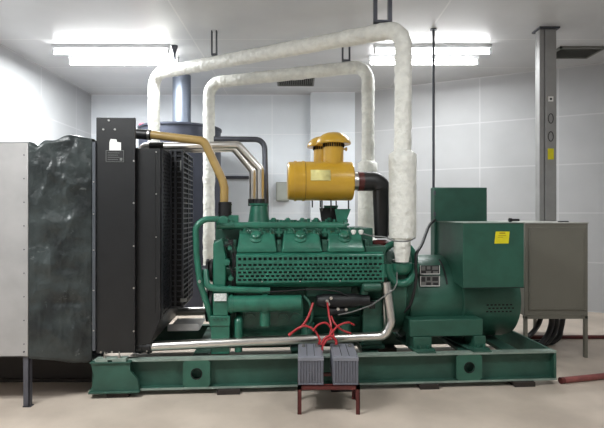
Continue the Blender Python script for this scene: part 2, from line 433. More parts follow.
tx0, tx1 = W(540, 100, 5.84).x, W(556.5, 100, 5.84).x
r = empty('cable_trunking', ((tx0 + tx1) / 2, 5.91, cz1)); tag(r, 'tall grey metal cable trunking from the cabinet top up to the ceiling', 'cable duct')
tw = (tx1 - tx0) / 2; th = H - cz1
MB().box(-tw + .065, tw, -.07, .06, 0, th - .02).build('trunking_cover', M_TRAY, r, .006)
MB().box(-tw, -tw + .058, -.06, .02, 0, th - .02).box(-tw, tw, .02, .05, 0, th - .02).build('trunking_channel', M_TRAY, r, .004)
MB().box(-tw - .02, tw + .03, -.1, .1, th - .02, th).build('ceiling_flange', M_DSTEEL, r)
cxm = .03
zz = lambda py: EYE + (CY - py) / F_PX * 5.84 - cz1
MB().box(cxm - .03, cxm + .03, -.074, -.07, zz(101.5), zz(96.5)).build('square_sticker', M_WHITE, r)
MB().box(cxm - .013, cxm + .013, -.076, -.074, zz(100), zz(98)).build('sticker_print', M_INK, r)
for yy in (118.5, 136.5):
    pts = [(cxm + .03 * math.cos(a), -.073, zz(yy) + .058 * math.sin(a)) for a in [i * PI / 10 for i in range(21)]]
    MB().tube(pts, .0045, 6).build('cable_knockout', M_INK, r)
MB().box(cxm - .036, cxm + .036, -.074, -.07, zz(159.5), zz(148.5)).build('yellow_sticker', M_YLAB, r)

# cables under cabinet
c0 = [(536, 560, -.25), (546, 552, -.1), (556, 556, 0), (563, 560, .12)]
for i, (pts, lab) in enumerate([
    ([W(541, 317, 5.25), W(538, 325, 5.2), W(531, 334, 5.1), W(520, 342, 5.1)], 'leftmost thick black cable dropping from under the grey cabinet'),
    ([W(552, 317, 5.35), W(551, 326, 5.35), W(547, 336, 5.3), W(538, 346, 5.25), W(524, 349, 5.2)], 'second black cable from the left under the grey cabinet'),
    ([W(557, 317, 5.4), W(556, 327, 5.4), W(552, 337, 5.35), W(543, 345.5, 5.33), W(530, 347, 5.3)], 'third black cable from the left under the grey cabinet'),
    ([W(563, 317, 5.5), W(561, 328, 5.5), W(558, 338, 5.45), W(548, 343.5, 5.45), W(534, 343.5, 5.45)], 'rightmost thick black cable under the grey cabinet')]):
    pp = smooth_path(pts, 6)
    rr = .026 + .004 * (i % 2)
    for p in pp: p.z = max(p.z, rr + .003)
    pp[0].z = cz0 - .012
    tag(MB().tube(pp, rr, 12).build('power_cable', M_CABLE, smooth=60), lab, 'cable', 'black cables under the grey cabinet')
# pipes on the floor
def floor_pipe(a, b, rad, m, label, name):
    A, B = Vector((*a, rad)), Vector((*b, rad)); r = empty(name, A); tag(r, label, 'pipe')
    MB().cyl((0, 0, 0), B - A, rad, seg=20).build('pipe_body', m, r)
    dd = (B - A).normalized()
    MB().cyl(-dd * .005, dd * .03, rad * 1.0 + .0015, seg=20).build('end_collar', M_DRED, r)
a = W(562, 381, 4.28); b = W(604, 376, 4.43); dd = b - a
floor_pipe((2.275, 4.22), (3.6, 4.56), .027, M_REDP, 'dull pinkish-red pipe lying on the floor beside the right end of the skid', 'floor_pipe')
floor_pipe((2.45, 5.72), (5.3, 5.72), .022, M_DRED, 'dark maroon pipe lying on the floor behind the grey cabinet legs', 'floor_pipe')

# ------------------------------------------------------------------ duct and tarpaulin at left
dxe = W(28, 250, 3.69).x; dz0 = EYE - 144 / 480 * 3.69; dz1 = EYE + 71 / 480 * 3.69
r = empty('air_duct', ((XL + dxe) / 2, 4.4, 0)); tag(r, 'pale galvanised sheet-metal air duct on a leg at the left edge', 'duct')
hw = (dxe - XL) / 2
m = MB(); Yn, Yf = 3.69 - 4.4, 5.2 - 4.4
m.box(-hw + .01, hw, Yn, Yn + .012, dz0, dz1).box(-hw + .01, hw, Yf - .012, Yf, dz0, dz1)
m.box(-hw + .01, hw, Yn, Yf, dz0, dz0 + .012).box(-hw + .01, hw, Yn, Yf, dz1 - .012, dz1)
m.build('duct_shell', M_DUCT, r, .004)
m = MB()
for i in range(9):
    z = dz0 + .1 + i * (dz1 - dz0 - .2) / 8
    m.cyl((hw - .03, Yn - .004, z), (hw - .03, Yn + .002, z), .0045, seg=8)
for i in range(4): m.cyl((hw - .03 - i * .35, Yn - .005, dz0 + .04), (hw - .03 - i * .35, Yn + .002, dz0 + .04), .007, seg=8)
m.split('rivet', M_DSTEEL, r)
for (x, y) in ((hw - .045, Yn + .014), (hw - .045, Yf - .06)):
    MB().box(x, x + .045, y, y + .006, 0, dz0).box(x + .039, x + .045, y, y + .045, 0, dz0).box(x - .005, x + .055, y, y + .05, 0, .008).build('leg', M_LEG, r)

bd = MB().box(XL + .02, -1.78, 4.27, 4.31, 0, dz0 - .06).box(XL + .02, -1.78, 4.25, 4.33, 0, .03).build('added_dark_board', M_DARKB, None, .003); tag(bd, 'low dark board added to make the dark strip under the air duct and tarpaulin', 'board')  # added board, stands in for the dark strip below the duct
# generator set root is needed for the radiator end of the tarpaulin
GW = Matrix.Translation(GO) @ Matrix.Rotation(GA, 4, 'Z')
ru0, ru1 = GU(94.5, 0), GU(134.5, 0)
rz0, rz1 = GZ(114, 357, 0), GZ(114, 117.5, 0)
RD = 1.25
m = MB(); bm = m.bm
NS, NT = 70, 60      # along, across per side
cz_r0, cz_r1 = GZ(94, 362, 0), GZ(94, 139, 0)
A = [Vector((dxe + .006, 3.69, dz0 - .01)), Vector((dxe + .006, 3.69, dz1 + .0)), Vector((dxe + .006, 5.2, dz1 + .0)), Vector((dxe + .006, 5.2, dz0 - .01))]
B = [GW @ Vector((ru0 - .016, -.005, cz_r0)), GW @ Vector((ru0 - .016, -.005, cz_r1)), GW @ Vector((ru0 - .016, RD + .0, cz_r1)), GW @ Vector((ru0 - .016, RD + .0, cz_r0))]
rings = []
for i in range(NS + 1):
    s = i / NS; ring = []
    C4 = [A[k].lerp(B[k], s) for k in range(4)]
    for side in range(4):
        p0, p1 = C4[side], C4[(side + 1) % 4]
        for j in range(NT):
            t = j / NT; p = p0.lerp(p1, t)
            env = math.sin(PI * s) ** .6
            nv = Vector((p.x * 2.2, p.y * 2.2, p.z * 2.0))
            n1 = noise.noise(nv) ; n2 = noise.noise(nv * 3.1 + Vector((7, 3, 1))); n3 = abs(noise.noise(nv * 1.6 + Vector((3, 9, 4))))
            out = [Vector((0, -1, 0)), Vector((0, 0, 1)), Vector((0, 1, 0)), Vector((0, 0, -1))][side]
            rg = lambda q_, k_: (1 - abs(noise.noise(nv * k_ + q_))) ** 8
            amp = (.018 * n1 + .014 * n2 + .022 * rg(Vector((1, 5, 2)), 1.3) + .014 * rg(Vector((8, 2, 2)), 2.7) + .008 * rg(Vector((4, 4, 9)), 5.5) - .02 * math.exp(-((p.z - .79 - .02 * n1) / .018) ** 2)) * (.25 + .75 * env) + .0
            if side == 1: amp = (.10 * .5 * math.exp(-((s - .62) / .3) ** 2) - .06 * math.exp(-((s - .12) / .08) ** 2) + .06 * n1 + .05 * n2) * env
            edge = min(t, 1 - t) * 6
            p = p + out * amp * (min(1, .35 + edge) if side != 1 else 1)
            if side == 0 and t > .9: p.z += (.03 * math.exp(-((s - .62) / .3) ** 2) - .05 * math.exp(-((s - .12) / .08) ** 2) + .02 * n2) * (t - .9) * 10
            ring.append(bm.verts.new(p))
    rings.append(ring)
n = 4 * NT
for a_, b_ in zip(rings, rings[1:]):
    for k in range(n): bm.faces.new((a_[k], a_[(k + 1) % n], b_[(k + 1) % n], b_[k]))
tag(m.build('tarpaulin_duct', M_CANVAS, smooth=180, solid=.006), 'wrinkled dark green-black tarpaulin sleeve between the pale duct and the radiator', 'tarpaulin')

# ------------------------------------------------------------------ GENERATOR SET
gs = empty('generator_set', GO, GA); tag(gs, 'large green diesel generator set with black radiator on a long steel skid', 'generator')
# ---- skid
zt = GZ(250, 357.5, 0); zb = GZ(250, 387.5, 0)
su0, su1 = GU(89, 0), GU(556.5, 0)
SW = 1.25; T = .014
def channel(mb, v0, v1):      # v0 = outer edge
    mb.box(su0, su1, v0, v1, zt - T, zt); mb.box(su0, su1, v0, v1, zb, zb + T)
    vw = v1 if v1 > v0 else v1
    mb.box(su0, su1, v1 - .012 if v1 > v0 else v1, v1 if v1 > v0 else v1 + .012, zb, zt)
sk = MB(); channel(sk, 0, .075); channel(sk, SW, SW - .075)
sk.box(su1 - .02, su1, 0, SW, zb, zt)
skid = sk.build('skid_base', M_SKID, gs, .003)
fl = MB(); fl.box(su0, su1, -.003, .07, zt - T - .001, zt + .002); fl.box(su0, su1, -.006, .004, zb - .001, zb + T)
fl.build('dusty_flange_edge', M_FLANGE, skid)['label'] = 'pale dusty edge of the skid rail'
for px in (200, 300, 372, 425, 470, 512):
    u = GU(px, .1)
    MB().box(u - .07, u + .07, .08, SW - .08, zt - .05, zt - .016).build('cross_beam', M_SKID, skid, .003)
for (a, b) in ((183, 210), (456.5, 482)):
    u0, u1 = GU(a, 0), GU(b, 0); uc = (u0 + u1) / 2; zc = (zt + zb) / 2
    # plate with a round hole
    mb = MB(); bm_ = mb.bm; N_ = 32; hr = .044
    outer = []; inner = []
    for vv in (-.001, .011):
        o_, i_ = [], []
        for k in range(N_):
            an = 2 * PI * (k + .5) / N_; cx_, sz_ = math.cos(an), math.sin(an)
            sc_ = min((u1 - u0) / 2 / max(abs(cx_), 1e-6), (zt - zb - 2 * T) / 2 / max(abs(sz_), 1e-6))
            o_.append(bm_.verts.new((uc + cx_ * sc_, vv, zc + sz_ * sc_))); i_.append(bm_.verts.new((uc + cx_ * hr, vv, zc + sz_ * hr)))
        outer.append(o_); inner.append(i_)
    for k in range(N_):
        k2 = (k + 1) % N_
        bm_.faces.new((outer[0][k], outer[0][k2], inner[0][k2], inner[0][k])); bm_.faces.new((outer[1][k2], outer[1][k], inner[1][k], inner[1][k2]))
        bm_.faces.new((inner[0][k], inner[0][k2], inner[1][k2], inner[1][k])); bm_.faces.new((outer[0][k2], outer[0][k], outer[1][k], outer[1][k2]))
    lp = mb.build('lifting_plate', mat('lift_plate_green', (50, 98, 82), .5, 0, .2, 8), skid)
    MB().tube([(uc + hr * math.cos(x_), -.002, zc + hr * math.sin(x_)) for x_ in [i * PI / 12 for i in range(25)]], .004, 6).build('hole_rim', M_DARK, skid)
# left end bracket (outrigger with curved ends)
u0, u1 = GU(89, -.06), GU(133, -.06)
br = MB()
br.box(u0 + .0, u1 - .02, -.05, 0.0, zt - .012, zt); 
poly = [(u0, -.035, zt - .005), (u0 + .03, -.035, zt - .12), (u0 + .0, -.035, zb + .0), (u1 + .045, -.035, zb), (u1 + .03, -.035, zb + .1), (u1 - .03, -.035, zt - .08), (u1 - .03, -.035, zt - .005)]
br.prism(poly, (0, .03, 0)); br.box(u0 - .01, u1 + .045, -.055, 0, zb - .004, zb + .012)
br.build('end_bracket', M_SKID, skid, .003)
mt = MB(); mz = zt
mt.box(u0 + .04, u0 + .14, -.045, .03, mz, mz + .018).box(u1 - .17, u1 - .06, -.045, .03, mz, mz + .018).box(u0 + .04, u1 - .06, -.045, .03, mz + .014, mz + .026)
mt.build('radiator_mount', M_FLANGE, skid, .002)
for u in (u0 + .11, u1 - .12):
    b_ = MB(); b_.cyl((u, -.02, mz + .02), (u, -.02, mz + .075), .006, seg=8); b_.cyl((u, -.02, mz + .026), (u, -.02, mz + .04), .014, seg=6)
    b_.build('mount_bolt', M_STEEL2, skid)

# ---- radiator
rzb = GZ(114, 147, 0)
rb = MB().box(ru0 + .012, ru1 - .004, 0.03, RD, rz0 + .03, rzb).build('radiator', M_BLACK, gs, .006)
MB().box(ru0 + .012, ru1, 0.0, .035, rz0 + .03, rz1).build('side_plate', M_BLACK, rb, .006)
m = MB(); m.lathe((ru0 + .2, .62, rzb - .01), (0, 0, 1), [(0, .06), (.05, .06), (.055, .07), (.08, .07)], 20); m.build('radiator_cap', M_BLACK2, rb)
MB().box(ru1 - .006, ru1 + .004, -.006, .03, rz0 + .03, rz1).build('corner_edge', M_BLACK2, rb, .002)
MB().box(ru0 - .012, ru0 + .014, -.02, .02, GZ(94, 350, 0), GZ(94, 142, 0)).build('clamp_strip', mat('grey_strip', (84, 88, 94), .45, .3), rb, .002)
m = MB()
for py in (182, 214, 250, 290, 330): z = GZ(94, py, 0); m.cyl((ru0, -.024, z), (ru0, -.018, z), .006, seg=8)
for (px, py) in ((109, 120.5), (103.5, 129.5), (115, 129.5), (134, 161), (134, 203), (134, 246), (134, 288), (134, 331), (101, 352), (107, 353), (112, 352)):
    g = G(px, py, 0); m.cyl((g.x, -.008, g.z), (g.x, .002, g.z), .008, seg=10)
m.split('bolt_head', M_STEEL2, rb)
g0, g1 = G(106, 162, 0), G(124, 150.5, 0)
pl = MB().box(g0.x, g1.x, -.004, .001, g0.z, g1.z).build('nameplate', M_BLACK2, rb)
e = MB(); t_ = .0035
for (x0, x1, z0, z1) in ((g0.x, g1.x, g0.z, g0.z + t_), (g0.x, g1.x, g1.z - t_, g1.z), (g0.x, g0.x + t_, g0.z, g1.z), (g1.x - t_, g1.x, g0.z, g1.z)): e.box(x0, x1, -.0055, -.004, z0, z1)
for k in range(4): e.box(g0.x + .015, g1.x - .035 - .012 * (k % 2), -.0052, -.004, g1.z - .022 - k * .018, g1.z - .019 - k * .018)
e.box(g1.x - .032, g1.x - .012, -.0052, -.004, g0.z + .012, g0.z + .034)
e.build('plate_lettering', M_GREYP, pl)
s0, s1 = G(109.5, 151, 0), G(121, 142.5, 0)
MB().prism([(s0.x, -.003, s0.z), (s1.x, -.003, s0.z), (s1.x, -.003, s1.z), (s0.x + .06, -.003, s1.z + .004), (s0.x + .055, -.003, s1.z + .025), (s0.x + .01, -.003, s1.z + .028), (s0.x, -.003, s1.z)], (0, .003, 0)).build('white_sticker', M_WHITE, rb)
# fan shroud
sh_v = .05
q = [G(134.5, 148.5, sh_v), G(160.5, 148.5, sh_v), G(160.5, 319, sh_v), G(151, 344, sh_v), G(134.5, 346, sh_v)]
shr = MB().prism([(p.x, sh_v, p.z) for p in q], (0, RD - .1, 0)).build('fan_shroud', M_BLACK, rb, .004)
su = q[1].x; sz1 = q[1].z; sz0 = q[2].z
MB().box(GU(155.5, sh_v) - .0015, GU(155.5, sh_v) + .0015, sh_v - .003, sh_v + .001, sz0 + .05, sz1).build('seam', M_DARK, shr)
m = MB()
for px, py in ((156.3, 152), (156.3, 194), (156.3, 237), (156.3, 278), (147, 351)): g = G(px, py, sh_v); m.cyl((g.x, sh_v - .008, g.z), (g.x, sh_v, g.z), .006, seg=8)
m.split('bolt_head', M_STEEL2, shr)
# perforated side strips facing the engine
m = MB(); m.perf((su + .01, sh_v, sz0), (0, RD - .1, 0), (0, 0, sz1 - sz0), (.004, 0, 0), 18, 44, fx=.62, fy=.5, edge=.02)
m.build('perforated_panel', mat('guard_black', (48, 50, 55), .4, .2), shr)
# inner fan guard box
gv0, gv1 = .36, .92
gu1 = GU(182.5, gv0)
gz1 = GZ(180, 151, gv0); gz0 = GZ(180, 307, gv0)
MGU = mat('guard_wire_black', (46, 48, 53), .4, .2)
m = MB(); nsl = 30; mar = .018
for z in [gz0 + k * (gz1 - gz0) / nsl for k in range(nsl + 1)]:
    m.box(su + .014, gu1, gv0 - .004, gv0 + .004, z - .004, z + .007); m.box(gu1 - .004, gu1 + .004, gv0, gv1, z - .004, z + .007)
for u in (su + .02, su + .5 * (gu1 - su), gu1): m.box(u - mar / 2, u + mar / 2, gv0 - .006, gv0 + .006, gz0, gz1)
for v in (gv0, .5 * (gv0 + gv1), gv1): m.box(gu1 - .006, gu1 + .006, v - mar / 2, v + mar / 2, gz0, gz1)
m.box(su + .014, gu1, gv0, gv1, gz1 - .006, gz1 + .004); m.box(su + .014, gu1, gv0, gv1, gz0 - .012, gz0)
gd = m.build('fan_guard', MGU, shr)
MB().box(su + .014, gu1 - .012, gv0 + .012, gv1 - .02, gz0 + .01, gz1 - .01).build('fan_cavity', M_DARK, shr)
g = G(184, 300, gv0); MB().box(g.x - .03, g.x + .03, gv0 - .01, gv0 - .006, g.z - .017, g.z + .017).build('guard_tag', M_GREYP, shr)
g = G(190.5, 165, gv0); MB().box(gu1 - .02, gu1 - .01, gv0 - .01, gv0 - .006, g.z - .05, g.z + .04).build('guard_tag', M_GREYP, shr)
# sheets under the fan guard
a_, b_ = GU(160, .5), GU(200, .5)
MB().box(su - .02, GU(200, .45), .42, .9, GZ(180, 330, .42) - .002, GZ(180, 330, .42) + .002).obox((su - .02, .42, GZ(180, 331, .42)), (GU(199, .45) - su + .02, 0, 0), (0, .02, .06), (0, .003, -.001)).build('belly_plate', M_STEEL2, rb)

# ---- engine
ENG = MB()
eu0, eu1 = GU(214, .3), GU(392, .3)
ez0 = GZ(300, 352, .35); ezm = GZ(300, 292, .3); ez1 = GZ(300, 240, .3)
vc = .64
# v-block section extruded along u
sec = [(vc - .2, zt + .03), (vc + .2, zt + .03), (vc + .3, .52), (vc + .33, .78), (vc + .47, 1.02), (vc + .30, 1.16), (vc + .12, 1.12), (vc - .12, 1.12), (vc - .30, 1.16), (vc - .47, 1.02), (vc - .33, .78), (vc - .3, .52)]
ENG.prism([(eu0 + .1, v, z) for v, z in sec], (eu1 - eu0 - .1, 0, 0))
eng = ENG.build('engine_block', M_DGREEN, gs, .008)
# sump rails
MB().prism([(eu0 + .14, vc - .34, .56), (eu0 + .14, vc - .26, .33), (eu0 + .14, vc + .26, .33), (eu0 + .14, vc + .34, .56)], (eu1 - eu0 - .2, 0, 0)).build('oil_pan', M_DGREEN, eng, .01)
# rocker covers, near and far
cov = [(236.5, 277), (281.5, 322.5), (327.5, 365)]
vcov = .13
def rocker(u0, u1, v0, sgn):
    m = MB(); zb_ = GZ(300, 253, vcov) ; ztp = GZ(300, 233, vcov); w = .26
    P = lambda u, v, z: (u, v0 + sgn * v, z)
    rows = [(0, 0.0, 0.0, zb_), (0, 0, 0, zb_ + .03), (.006, .008, .006, zb_ + .055), (.02, .075, .02, ztp - .02), (.032, .11, .04, ztp)]
    rings = []
    for (iu, ivn, ivf, z) in rows:
        rings.append([m.bm.verts.new(P(u0 + iu, ivn, z)), m.bm.verts.new(P(u1 - iu, ivn, z)), m.bm.verts.new(P(u1 - iu, w - ivf, z + .02)), m.bm.verts.new(P(u0 + iu, w - ivf, z + .02))])
    for a_, b_ in zip(rings, rings[1:]):
        for k in range(4): m.bm.faces.new((a_[k], a_[(k + 1) % 4], b_[(k + 1) % 4], b_[k]))
    m.bm.faces.new(rings[0]); m.bm.faces.new(rings[-1])
    o = m.build('rocker_cover', M_GREEN, eng, .014)
    uc = u0 + (u1 - u0) * .47; k = MB()
    k.lathe((uc, v0 + sgn * .085, ztp - .055), (0, -sgn * .7, 1), [(0, .065), (.02, .066), (.03, .045), (.055, .043), (.062, .034)], 22)
    for du in (-.13, .13): k.cyl((uc + du, v0 + sgn * .1, ztp - .02), (uc + du, v0 + sgn * .1, ztp + .018), .014, seg=10)
    k.build('oil_filler_cap', M_GREEN, eng)
for (a_, b_) in cov:
    u0, u1 = GU(a_, vcov), GU(b_, vcov)
    rocker(u0, u1, vcov, 1); rocker(u0, u1, 1.15, -1)
# cylinder head strip below covers
MB().box(GU(366, .16), GU(386, .16), .16, .5, GZ(375, 262, .16), GZ(375, 246, .16)).build('rear_bracket', M_DGREEN, eng, .008)
MB().box(GU(232, .2), GU(382, .2), .18, .4, GZ(300, 288, .18), GZ(300, 252, .18)).build('exhaust_manifold', M_BLACK2, eng, .01)
# perforated heat shield
hv = .09; h0 = G(236, 283, hv); h1 = G(384, 255, hv)
hs_h = h1.z - h0.z; f1 = .76
m = MB(); m.perf((h0.x, hv, h0.z), (h1.x - h0.x, 0, 0), (0, .012 * f1, hs_h * f1), (0, .004, 0), 29, 5, fx=.66, fy=.58, edge=.008)
m.perf((h0.x, hv + .012 * f1, h0.z + hs_h * f1), (h1.x - h0.x, 0, 0), (0, .012 * (1 - f1), hs_h * (1 - f1)), (0, .004, 0), 29, 1, fx=.6, fy=.62, stagger=False, edge=.008)
m.obox((h0.x, hv + .012, h1.z), (h1.x - h0.x, 0, 0), (0, .05, .02), (0, .002, .004))
m.obox((h0.x, hv, h0.z - .001), (h1.x - h0.x, 0, 0), (0, .09, -.05), (0, .002, -.004))
m.build('heat_shield', M_GREEN, eng)
m = MB()
for pxs in (262, 300, 340):
    u = GU(pxs, hv); m.cyl((u, hv - .006, h0.z + .01), (u, hv, h0.z + .01), .006, seg=8)
m.split('shield_bolt', M_STEEL2, eng)
# coolant rail along the top
rv = .24; z = GZ(280, 225, rv)
m = MB(); m.tube([(GU(217, rv), rv, GZ(217, 225.5, rv)), (GU(345, rv), rv, GZ(345, 225.5, rv))], .031, 20)
for px in (218, 232, 345): u = GU(px, rv); m.cyl((u - .012, rv, z), (u + .012, rv, z), .04, seg=20)
m.build('coolant_rail', M_GREEN, eng)
m = MB()
for px in [245, 262, 279, 290, 303, 325, 338, 352]:
    u = GU(px, rv); m.cyl((u, rv + .01, z - .1), (u, rv, z - .02), .022, seg=12); m.box(u - .03, u + .03, rv - .02, rv + .04, z - .075, z - .055)
m.split('coolant_branch', M_GREEN, eng)
MB().box(GU(216, .4), GU(372, .4), .36, .92, 1.0, GZ(300, 228, .4)).build('valley_cover', M_DGREEN, eng, .01)
# intake manifold with studs on the top
iz = GZ(300, 222.5, .5)
m = MB(); m.box(GU(268, .5), GU(346, .5), .42, .86, iz - .16, iz); m.box(GU(266, .5), GU(348, .5), .40, .88, iz - .03, iz - .005)
im = m.build('intake_manifold', M_GREEN, eng, .012)
m = MB()
for i in range(22):
    u = GU(270, .5) + i * (GU(344, .5) - GU(270, .5)) / 21; vv = .44 + .05 * (i % 3)
    hgt = random.uniform(.012, .04); rr_ = random.uniform(.011, .02)
    m.cyl((u, vv, iz - .005), (u, vv, iz + hgt), rr_, seg=8)
    if i % 4 == 1: m.lathe((u, vv, iz), (0, 0, 1), [(0, .03), (.03, .028), (.045, .015)], 10)
m.split('manifold_stud', M_GREEN, im)
for (a_, b_) in cov:
    for fx_ in (.2, .5, .8):
        u = GU(a_ + (b_ - a_) * fx_, .2); zr_ = GZ(300, 229, .22)
        MB().tube(smooth_path([(u, .24, zr_ + .005), (u + .03, .2, zr_ - .0), (u + .05, .2, zr_ - .045)], 4), .007, 8).build('injector_line', M_DGREEN, eng, smooth=60)
for (a_, b_) in ((277, 281.5), (322.5, 327.5), (232, 236), (365, 369)):
    u0, u1 = GU(a_, .16), GU(b_, .16)
    MB().box(u0, u1, .17, .3, GZ(300, 252, .17), GZ(300, 240, .17)).cyl(((u0 + u1) / 2, .16, GZ(300, 243, .16)), ((u0 + u1) / 2, .2, GZ(300, 243, .16)), .02, seg=6).build('head_bracket', M_DGREEN, eng, .003)
MB().tube(smooth_path([G(262, 292, .1), G(285, 291, .09), G(310, 289.5, .09), G(335, 291, .09), G(348, 296, .1)], 6), .006, 8).build('wiring_lead', M_BLACK2, eng, smooth=60)
MB().tube(smooth_path([G(304, 296, .12), G(310, 304, .1), G(312, 318, .12), G(306, 330, .18)], 6), .012, 8).build('dipstick_tube', M_DGREEN, eng, smooth=60)
g = G(322, 288, .2); MB().box(GU(306, .2), GU(352, .2), .2, .34, GZ(320, 297, .2), GZ(320, 286, .2)).build('lifter_cover', M_DGREEN, eng, .01)
for px in (250, 283, 296): 
    g = G(px, 318, .3); MB().cyl((g.x, .26, g.z), (g.x, .3, g.z), .05, seg=18).cyl((g.x, .25, g.z), (g.x, .26, g.z), .02, seg=6).build('core_plug', M_GREEN, eng)
for px in (240, 262, 284, 306, 328, 350):
    g = G(px, 340, .3); MB().cyl((g.x, .27, g.z), (g.x, .31, g.z), .014, seg=6).build('pan_bolt', M_GREEN, eng)
# fuel injection pump between the banks
# front gear case
gu0, gu1_ = GU(212, .2), GU(234, .2)
m = MB(); m.prism([(gu0, .30, .33), (gu0, .22, .7), (gu0, .25, 1.05), (gu0, .34, 1.26), (gu0, .94, 1.26), (gu0, 1.03, 1.0), (gu0, 1.06, .7), (gu0, .98, .33)], (gu1_ - gu0, 0, 0))
gc = m.build('gear_case', M_DGREEN, eng, .01)
# layered fittings on the front end as in the photo
m = MB()
g = G(222, 265, .14)
m.prism([(G(213, 243, .16).x, .16, G(213, 243, .16).z), (G(222, 238, .16).x, .16, G(222, 238, .16).z), (G(226, 255, .16).x, .16, G(226, 255, .16).z), (G(226, 290, .16).x, .16, G(226, 290, .16).z), (G(213, 290, .16).x, .16, G(213, 290, .16).z)], (0, .12, 0))
m.build('thermostat_housing', M_GREEN, eng, .012)
m = MB(); g = G(217, 267, .15); m.lathe((g.x - .02, .3, g.z - .02), (1, 0, 0), [(0, .1), (.03, .13), (.08, .13), (.1, .09), (.14, .07)], 24)
m.build('water_pump', M_GREEN, eng)
m = MB()
g = G(231, 240, .14); m.cyl((g.x, .12, g.z - .02), (g.x, .25, g.z - .02), .02, seg=12)
for (a_, b_) in (((226, 236), (236, 260)), ((228, 262), (232, 285)), ((224, 246), (233, 240)), ((231, 272), (236, 250))):
    p, q_ = G(*a_, .14), G(*b_, .14); mid = (p + q_) / 2 + Vector((.02, -.02, 0)); m.tube(smooth_path([p, mid, q_], 5), .0055, 8)
m.split('fuel_line', M_BLACK2, eng, smooth=60)
m = MB()
for (px, py, rad) in ((230, 248, .018), (227, 262, .026), (231, 278, .022), (229, 288, .016)):
    g = G(px, py, .14); m.cyl((g.x, .11, g.z), (g.x, .24, g.z), rad, seg=14); m.cyl((g.x, .105, g.z), (g.x, .115, g.z), rad * .6, seg=6)
m.split('sender_fitting', M_GREEN, eng)
# bypass loop pipe at front end
lv = .12
pts = [G(218, 219, lv + .03), G(205, 219, lv + .02), G(195.5, 226, lv), G(196.5, 255, lv), G(200, 283, lv), G(209, 310, lv + .03), G(214, 330, lv + .1)]
MB().tube(fillet(pts, .1, 6), .026, 16).build('bypass_pipe', M_GREEN, eng, smooth=60)
pts = [G(205, 270, lv + .05), G(207, 286, lv), G(216, 289, lv), G(270, 290.5, lv)]
MB().tube(fillet(pts, .05, 6), .028, 16).build('oil_pipe', M_GREEN, eng, smooth=60)
m = MB(); g = G(200, 281, lv); m.cyl((g.x, g.y - .035, g.z), (g.x, g.y, g.z), .014, seg=8); m.build('pipe_bracket', M_STEEL2, eng)
# pulleys and fan drive
m = MB(); g = G(208, 295, .5)
for (zz_, rr_) in ((.62, .16), (.95, .11)):
    m.lathe((gu0 - .1, vc, zz_), (1, 0, 0), [(0, rr_), (.02, rr_), (.03, rr_ * .85), (.04, rr_), (.06, rr_), (.062, .04), (.1, .04)], 32)
m.split('drive_pulley', M_BLACK2, eng)
MB().lathe((su + .2, vc, .95), (1, 0, 0), [(0, .05), (gu0 - .1 - su - .2, .05)], 16).build('fan_shaft', M_DSTEEL, eng)
# front foot with white label
fv = .1
f0, f1 = GU(213, fv), GU(228, fv)
m = MB(); m.box(f0, f1, fv, fv + .2, GZ(220, 316, fv), GZ(220, 301.5, fv)); m.lathe((f0 - .002, fv + .11, GZ(220, 302, fv)), (1, 0, 0), [(0, .1), (.004, .11), (f1 - f0, .11), (f1 - f0 + .004, .1)], 24)
m.build('pump_drive', M_GREEN, eng, .006)
g0, g1 = G(214, 301, fv - .01), G(226.5, 293.5, fv - .01)
MB().box(g0.x, g1.x, fv - .016, fv - .002, g0.z, g1.z).build('white_label', mat('scuffed_white', (226, 228, 226), .5, var=.3, scale=60), eng)
m = MB(); m.box(GU(211, fv), GU(229.5, fv), fv, fv + .35, zt + .002, GZ(220, 324, fv)).box(GU(210, fv), GU(230, fv), fv - .01, fv + .3, GZ(220, 326, fv), GZ(220, 316, fv))
m.build('engine_foot', M_GREEN, eng, .005)
m = MB()
for px in (214, 218, 222, 226): g = G(px, 319, fv - .01); m.cyl((g.x, fv - .02, g.z), (g.x, fv, g.z), .011, seg=6)
m.split('foot_bolt', M_DGREEN, eng)
# oil cooler cylinder
ov = .12
g0, g1 = G(228, 304, ov), G(302, 304, ov); gf = G(265, 304, ov)
m = MB(); m.lathe(g0, (1, 0, 0), [(0, .055), (.01, .071), (g1.x - g0.x - .01, .071), (g1.x - g0.x, .055)], 28)
m.cyl((gf.x - .022, ov, gf.z), (gf.x + .022, ov, gf.z), .084, seg=28); m.cyl((g0.x + .02, ov, g0.z), (g0.x + .04, ov, g0.z), .08, seg=28)
m.box(gf.x - .03, gf.x + .03, ov - .02, ov + .2, gf.z - .2, gf.z - .05); m.box(GU(233, .3), GU(303, .3), .28, .36, GZ(265, 340, .28), gf.z)
m.build('oil_cooler', M_GREEN, eng)
g = G(238.5, 320, ov)
m = MB(); m.tube(fillet([(g.x, ov, zt + .02), (g.x, ov, g.z), (g.x, ov + .16, g.z + .02)], .04), .033, 18); m.build('drain_elbow', M_GREEN, eng, smooth=60)
m = MB(); m.cyl((gf.x - .0, ov, gf.z - .18), (gf.x, ov, gf.z - .06), .045, seg=18)
m.build('filter_stub', M_GREEN, eng)
